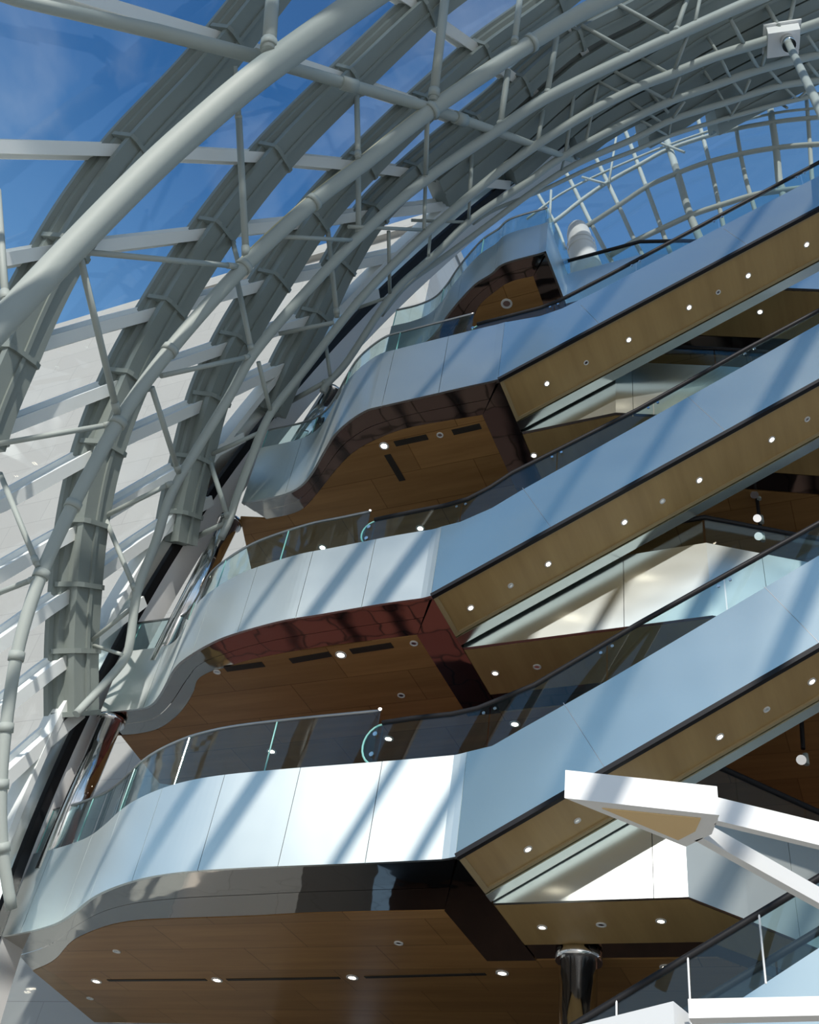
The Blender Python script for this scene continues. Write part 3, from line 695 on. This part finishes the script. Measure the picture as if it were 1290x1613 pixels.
for k, E in ES.items():
    L = LV[k]; Z0 = L['z']*D+CAMH; ZT = Z0+L['h']*D; xe = XE[k]; far = Py(*E['bot'])
    c0 = Vector((xe, D, Z0)); sl = (far-c0); sl.y = 0; sl.normalize(); f2 = c0+sl*((far-c0).length+2.5)
    top = [Py(x, y) for x, y in E['top']]; d = (top[-1]-top[-2]).normalized(); top.append(top[-1]+d*((f2.x-top[-1].x)/d.x))
    tp = [(xe, ZT)]+[(p.x, p.z) for p in top if p.x > xe+.05]
    a = thing('escalator', c0, LABE[k], 'escalator', 'long escalators rising to the right')
    mb = MB(); upright(mb, [(xe, Z0), (f2.x, f2.z)]+tp[::-1], D, D+.06); mb.build('side_cladding', M_FASE, a, label='pale brushed metal side')
    # panel seams: thin raised cover strips square to the slope
    nrm = Vector((-sl.z, 0, sl.x)); Ls = (f2-c0).length; q = 2.2
    hgt = (Vector((tp[-1][0], 0, tp[-1][1]))-Vector((f2.x, 0, f2.z))).length*sl.x
    mb = MB(); upright(mb, [(xe, Z0), (f2.x, f2.z)]+tp[::-1], 15.42, 15.68); mb.build('rear_cladding', M_FASE, a)
    # bottom trims
    mb = MB()
    def slopebox(mb, s0, s1, y0, y1, n0, n1):
        vs = []
        for s in (s0, s1):
            for y in (y0, y1):
                for n_ in (n0, n1):
                    p = c0+sl*s+nrm*n_; vs.append((p.x, y, p.z))
        return mb.add(vs, [(0,1,3,2),(4,6,7,5),(0,4,5,1),(2,3,7,6),(0,2,6,4),(1,5,7,3)])
    slopebox(MB(), 0, Ls, D+.07, 15.40, .06, .14).build('timber_underside', M_WOODS, a, label='timber veneered underside')
    slopebox(MB(), 0, Ls, D-.01, D+.09, -.03, .05).build('edge_trim', M_BLACK, a, label='dark lower edge')
    slopebox(MB(), 0, Ls, D+.10, D+.17, .03, .08).build('edge_trim', M_TRIM, a)
    slopebox(MB(), 0, Ls, 15.32, 15.40, .03, .08).build('edge_trim', M_TRIM, a)
    mb = MB(); slopebox(mb, 0, .10, D+.1, 15.4, .02, .1); mb.build('edge_trim', M_TRIM, a)
    mb = MB()
    for j in range(1, int(Ls/3.9)+1): slopebox(mb, j*3.9-1.2, j*3.9-1.188, D-.004, D+.01, .05, hgt-.02)
    mb.build('panel_joints', M_RAIL, a, label='thin joints between side panels')
    # moving steps
    mb = MB(); ns = int(Ls/.42)
    for i in range(ns):
        p = c0+sl*(i*.42+.5)+nrm*(hgt*.55); box(mb, (p.x, D+.3, p.z-.2), (p.x+.36, 15.2, p.z))
    mb.build('steps', M_DARK, a)
    # glass sides and handrails
    rl = [Py(x, y) for x, y in E['rail']]; d = (rl[-1]-rl[-2]).normalized(); rl.append(rl[-1]+d*((f2.x-rl[-1].x)/d.x))
    def ztop(x):
        if x <= tp[0][0]: return ZT
        for (xa, za), (xb, zb) in zip(tp, tp[1:]):
            if xa <= x <= xb: return za+(zb-za)*(x-xa)/(xb-xa)
        return tp[-1][1]
    def zrail(x):
        for p, q_ in zip(rl, rl[1:]):
            if p.x <= x <= q_.x: return p.z+(q_.z-p.z)*(x-p.x)/(q_.x-p.x)
        return rl[-1].z
    x = rl[0].x; x1 = f2.x-.1
    while x < x1:
        xb = min(x+2.05, x1); xs = [x+.012+(xb-x-.024)*j/6 for j in range(7)]
        pl = [(u, ztop(u)-.06) for u in xs]+[(u, zrail(u)-.02) for u in reversed(xs)]
        for nm, y0 in (('front', D+.07), ('rear', 15.5)):
            if nm == 'rear' and x < xe: continue
            mb = MB(); upright(mb, pl, y0, y0+.02); mb.build('glass_side', M_GLASSB, a)
        for u in ((xb-.10), (xb+.10)):
            if u < x1:
                p = Vector((u, D+.05, zrail(u)-.18)); ring(MB(), p, Vector((0, -1, 0)), 0, .03, .02, 10).build('glass_bolt', M_CHR, a)
        x = xb
    tube(MB(), [(p.x, D+.08, p.z) for p in rl], .05, 10).build('handrail', M_BLACK, a, True)
    rr = [p for p in rl if p.x > xe-.5]
    tube(MB(), [(p.x, 15.51, p.z) for p in rr], .055, 10).build('handrail', M_BLACK, a, True)
    # rounded glass newel
    nx = rl[0].x; zb, zc = ZT-.02, rl[0].z; hh = (zc-zb)
    arc = [(nx-hh*.42*math.sin(t*math.pi/12), zb+hh*.5-hh*.5*math.cos(t*math.pi/12)) for t in range(13)]
    mb = MB(); upright(mb, arc, D+.12, D+.14); ng = mb.build('newel_glass', M_GLASSB, a)
    tube(MB(), [(x_, D+.13, z_) for x_, z_ in arc], .02, 6).build('newel_rim', M_GEDGE, ng)
    for dz in (.25, .75):
        ring(MB(), Vector((nx-.12, D+.11, zb+hh*dz)), Vector((0, -1, 0)), 0, .045, .03, 12).build('newel_bolt', M_CHR, ng)
    # small lights in the underside
    def on_soffit(px, py):
        d_ = ray(px, py); n_ = nrm; t = (c0+nrm*.06-OFF).dot(n_)/d_.dot(n_); return d_*t+OFF
    grp = {1: 'lowest', 2: 'middle', 3: 'upper'}[k]
    for on, pts in ((True, LIGHTN[k][0]), (False, LIGHTN[k][1])):
        for i, (px, py) in enumerate(pts):
            pos = ['nearest its lower end', 'second up from its lower end', 'third up from its lower end', 'fourth up from its lower end', 'fifth up, near the picture edge'][i]
            lab = ('small round downlight' if on else 'small unlit sprinkler')+' under the %s escalator, %s' % (grp, pos)
            downlight(on_soffit(px, py), -nrm,   .06 if on else .05, on, lab, ('lights' if on else 'sprinklers')+' under the escalators')
# lower escalator at the bottom right
c = Py(925, 1640); a = thing('escalator', c, 'lowest escalator, only its top and glass showing at the bottom right corner', 'escalator', 'long escalators rising to the right')
rl = [Py(x, y) for x, y in ((860,1640),(905,1613),(1245,1408),(1290,1381),(1420,1305))]; tl = [Py(x, y) for x, y in ((1060,1642),(1145,1588),(1290,1493),(1420,1412))]
mb = MB(); upright(mb, [(p.x, p.z) for p in tl]+[(tl[-1].x, tl[-1].z-1.6), (tl[0].x, tl[0].z-1.6)], D, D+.06); mb.build('side_cladding', M_FASE, a)
s0 = (rl[-1].z-rl[0].z)/(rl[-1].x-rl[0].x)
xs = [rl[0].x+(rl[-1].x-rl[0].x)*j/5 for j in range(6)]
for u, v in zip(xs, xs[1:]):
    zt_ = lambda x: tl[0].z+(x-tl[0].x)*(tl[-1].z-tl[0].z)/(tl[-1].x-tl[0].x)
    zr_ = lambda x: rl[0].z+(x-rl[0].x)*s0
    v -= .03
    for y0 in (D+.02, 15.5):
        mb = MB(); upright(mb, [(u, zt_(u)-.05), (v, zt_(v)-.05), (v, zr_(v)), (u, zr_(u))], y0, y0+.02); mb.build('glass_side', M_GLASSB, a)
    tube(MB(), [(v+.015, D, zt_(v)), (v+.015, D, zr_(v))], .014, 6).build('glass_joint', M_WHITE, a)
tube(MB(), [(p.x, D+.03, p.z) for p in rl], .05, 10).build('handrail', M_BLACK, a, True)
tube(MB(), [(p.x, 15.51, p.z) for p in rl], .055, 10).build('handrail', M_BLACK, a, True)
mb = MB(); upright(mb, [(p.x, p.z) for p in tl]+[(tl[-1].x, tl[-1].z-1.6), (tl[0].x, tl[0].z-1.6)], 15.5, 15.56); mb.build('rear_cladding', M_FASE, a)
# ground-level balcony below the frame, mirrored in the polished underside
Z = .1*D+CAMH
a = thing('low_gallery', (-8, 17, 0), 'dark paved gallery under the lowest balcony, just below the picture', 'gallery')
box(MB(), (-13.2, 14.3, Z-.4), (8, 26.9, Z)).build('floor_plate', M_DARK, a)

# ================================================================== LIGHTS IN THE CEILINGS
UP = Vector((0, 0, -1))
for k, pts in {1: [((152,1545),'leftmost, beside the end wall'), ((342,1543),'second from the left'), ((555,1539),'third from the left'), ((791,1532),'near the timber walkway'), ((1050,1523),'beyond the chrome column')],
               2: [((537,1031),'between two vent slots'), ((428,1183),'seen through the curved glass'), ((612,1163),'seen just right of the glass newel'), ((811,1140),'seen below the black handrail bend')],
               3: [((605,702),'beside the vent slots'), ((508,862),'seen through the curved glass'), ((662,832),'seen low over the metal edge')]}.items():
    for (px, py), w in pts:
        downlight(Pz(px, py, LV[k]['z']*D+.02), UP, .10, True, 'round downlight in timber ceiling under %s balcony, %s' % (NAMEL[k], w), 'downlights in the timber ceilings')
for k, pts in {1: [((854,1460),'left'), ((1041,1450),'right')], 2: [((780,1060),'left')], 3: [((841,717),'left')], 4: [((1197,491),'right')]}.items():
    for (px, py), w in pts:
        downlight(Pz(px, py, LV[k]['z']*D), UP, .07, True, 'small downlight under the walkway of the %s balcony%s' % (NAMEL[k], ', '+w+' one of two' if k == 1 else ''), 'downlights under the walkways')
for k, pts in {1: [((184,1498),'near the curved end'), ((628,1485),'below the middle of the metal front'), ((947,1456),'on the walkway'), ((142,1572),'near the end wall')], 2: [((632,1095),'near the escalator'), ((342,1058),'near the curved end'), ((652,1013),'at the front corner'), ((846,1050),'on the walkway')], 3: [((693,685),'between two vents'), ((797,478),'')][:1]}.items():
    for (px, py), w in pts:
        downlight(Pz(px, py, LV[k]['z']*D+(.0 if 'walkway' in w else .02)), UP, .07, False, 'small white sprinkler under the %s balcony, %s' % (NAMEL[k], w), 'sprinklers in the timber ceilings')
downlight(Pz(798, 478, LV[4]['z']*D+.02), UP, .13, False, 'round fitting in the ceiling of the topmost balcony', 'sprinklers in the timber ceilings')
VN = [(2,(355,1054),(415,1046),'left'), (2,(458,1041),(520,1030),'middle'), (2,(553,1026),(618,1016),'right'), (3,(622,699),(673,688),'left'), (3,(713,681),(757,671),'right'), (3,(610,716),(634,757),'crosswise'), (1,(170,1544),(325,1543),'left'), (1,(358,1543),(535,1540),'middle'), (1,(575,1539),(765,1534),'right')]
for k, p, q, w in VN:
    z = LV[k]['z']*D+.02; a0, b0 = Pz(*p, z), Pz(*q, z); d = (b0-a0); t = d.normalized(); s = Vector((-t.y, t.x, 0))*(.09 if k > 1 else .05)
    mb = MB(); vs = [a0-s, b0-s, b0+s, a0+s]; mb.add([v+Vector((0,0,-.012)) for v in vs]+[v+Vector((0,0,.0)) for v in vs], [(0,1,2,3),(7,6,5,4),(0,4,5,1),(1,5,6,2),(2,6,7,3),(3,7,4,0)])
    tag(mb.build('ceiling_vent', M_DARK), '%s dark vent slot in the timber ceiling under the %s balcony' % (w, NAMEL[k]), 'vent', 'dark vent slots')

# ================================================================== COLUMNS
def column(p0, p1, r, lab, collar=True, M_=None):
    a = thing('chrome_column', p0, lab, 'column', 'chrome columns'); P0, P1 = Vector(p0), Vector(p1)
    tube(MB(), [P0, P1], r, 28).build('shaft', M_ or M_CHR, a, True)
    d = (P1-P0)
    tube(MB(), [P1-d*.03, P1], r*1.25, 28).build('collar', M_CHR, a, True)
    return a
for (k, y, xa, xb, lab) in ((1, 16.75, -16.9, -16.75, 'chrome column at the left end of the lowest balcony'), (2, 16.75, -15.9, -15.2, 'chrome column at the left end of the second balcony'), (3, 16.8, -13.9, -13.0, 'chrome column at the left end of the third balcony')):
    z0 = LV[k]['z']*D+CAMH+LV[k]['h']*D-.4; z1 = LV[k+1]['z']*D+CAMH
    column((xa, y, z0), (xb, y, z1-.02), .29, lab)
p = Pz(912, 1500, LV[1]['z']*D); column((p.x, p.y, Z), (p.x, p.y, LV[1]['z']*D+CAMH-.01), .33, 'large chrome column under the lowest balcony, right of centre')

# ================================================================== WHITE TUBE OUTSIDE THE TOP BALCONY
b0 = Py(925, 432, 18.2); b1 = Py(908, 354, 18.2); ax = b1-b0; h = ax.length
wt = thing('white_funnel', b0, 'white rounded funnel rising behind the topmost balcony', 'funnel')
r = .42
lathe(MB(), b0, ax, [(.62, -1.2), (.55, 0), (.47, h*.3), (.43, h*.6), (.40, h*.8), (.33, h*.92), (.18, h*.985), (.001, h)], 32).build('shell', M_WHITE, wt, True)
for t in (.45, .55): lathe(MB(), b0, ax, [(.46, h*t), (.49, h*t+.03), (.46, h*t+.06)], 32).build('hoop', M_WHITE, wt, True)

# ================================================================== WHITE BRACKETS AT THE LOWER RIGHT
zB = Py(889, 1257, 9.0).z-CAMH
def onz(px, py): return Pz(px, py, zB)
br = thing('lamp_bracket', onz(1000, 1300), 'white triangular steel lamp bracket with a beige panel underneath', 'bracket')
low = [onz(889,1257), onz(1133,1284), onz(1121,1314), onz(1080,1334)]
def prism(mb, P, zt):
    n = len(P); vs = [tuple(p) for p in P]+[(p.x, p.y, zt) for p in P]
    cw = sum(a_.x*b_.y-b_.x*a_.y for a_, b_ in zip(P, P[1:]+P[:1])) > 0
    fs = [tuple(range(n)) if not cw else tuple(reversed(range(n))), tuple(n+i for i in (reversed(range(n)) if not cw else range(n)))]
    for i in range(n):
        j = (i+1) % n; fs.append((i, j, j+n, i+n) if cw else (j, i, i+n, j+n))
    return mb.add(vs, fs)
ztb = Py(889, 1213, low[0].y).z
prism(MB(), low, ztb).build('bracket_body', M_WHITE, br)
ins_ = [onz(948,1272), onz(1104,1288), onz(1095,1308), onz(1068,1322)]
ins_ = [p+Vector((0,0,-.012)) for p in ins_]; prism(MB(), ins_, ins_[0].z+.01).build('lamp_panel', M_BEIGE, br, label='beige translucent panel')
def arm(p0, p1, w, h, nm):
    t = (p1-p0); t.z = 0; t.normalize(); s = Vector((-t.y, t.x, 0))*w/2
    mb = MB(); vs = [p0-s, p1-s, p1+s, p0+s]; vs = vs+[v+Vector((0,0,h)) for v in vs]
    mb.add(vs, [(3,2,1,0),(4,5,6,7),(0,1,5,4),(1,2,6,5),(2,3,7,6),(3,0,4,7)]).build(nm, M_WHITE, br)
arm(onz(1128,1296), onz(1420,1366), .09, .26, 'arm'); arm(onz(1100,1322), onz(1420,1500), .10, .20, 'arm')
zC = Py(940, 1640, 8.0).z-CAMH
b2 = thing('lamp_bracket', Pz(1060, 1600, zC), 'second white bracket, its top edge showing along the bottom right', 'bracket')
lo = [Pz(900,1655,zC), Pz(1062,1618,zC), Pz(1090,1640,zC), Pz(1080,1680,zC)]
prism(MB(), lo, Py(1062, 1577, lo[1].y).z).build('bracket_body', M_WHITE, b2)
p0 = Py(1085, 1604, lo[1].y); p1 = Py(1400, 1597, lo[1].y+.6)
mb = MB(); vs = [p0, p1, p1+Vector((0,.12,0)), p0+Vector((0,.12,0))]; vs = vs+[v+Vector((0,0,.13)) for v in vs]
mb.add(vs, [(3,2,1,0),(4,5,6,7),(0,1,5,4),(1,2,6,5),(2,3,7,6),(3,0,4,7)]).build('arm', M_WHITE, b2)

# ================================================================== SPOTLIGHTS ON HANGING TRACKS
def spot_track(pts, heads, y, lab, cat='spotlight track'):
    P = [Py(x, yy, y) for x, yy in pts]; a = thing('spotlight_track', P[0], lab, cat, 'spotlight tracks in the dark interior')
    tube(MB(), P, .045, 8).build('track', M_BLACK, a)
    for (x, yy) in heads:
        h = Py(x, yy, y-.05); hd = tube(MB(), [h+Vector((.0, 0, .02)), h+Vector((.06, -.2, -.12))], [.07, .10], 14).build('spot_head', M_CHR, a, True)
        tube(MB(), [h+Vector((.14, 0, .12)), h+Vector((.14, 0, -.12))], .055, 12).build('driver_box', M_TUBE, a, True)
spot_track([(1190,765),(1200,852)], [(1186,783),(1190,820),(1192,848)], 19.5, 'dark track with three spotlights in the interior at right middle')
spot_track([(1262,1128),(1265,1180)], [(1258,1197)], 19.5, 'single spotlight on a dark rod above the bracket at lower right')
spot_track([(1000,572),(1120,548)], [(1025,578),(1108,562)], 19.5, 'dark track with two spotlights below the upper escalator')
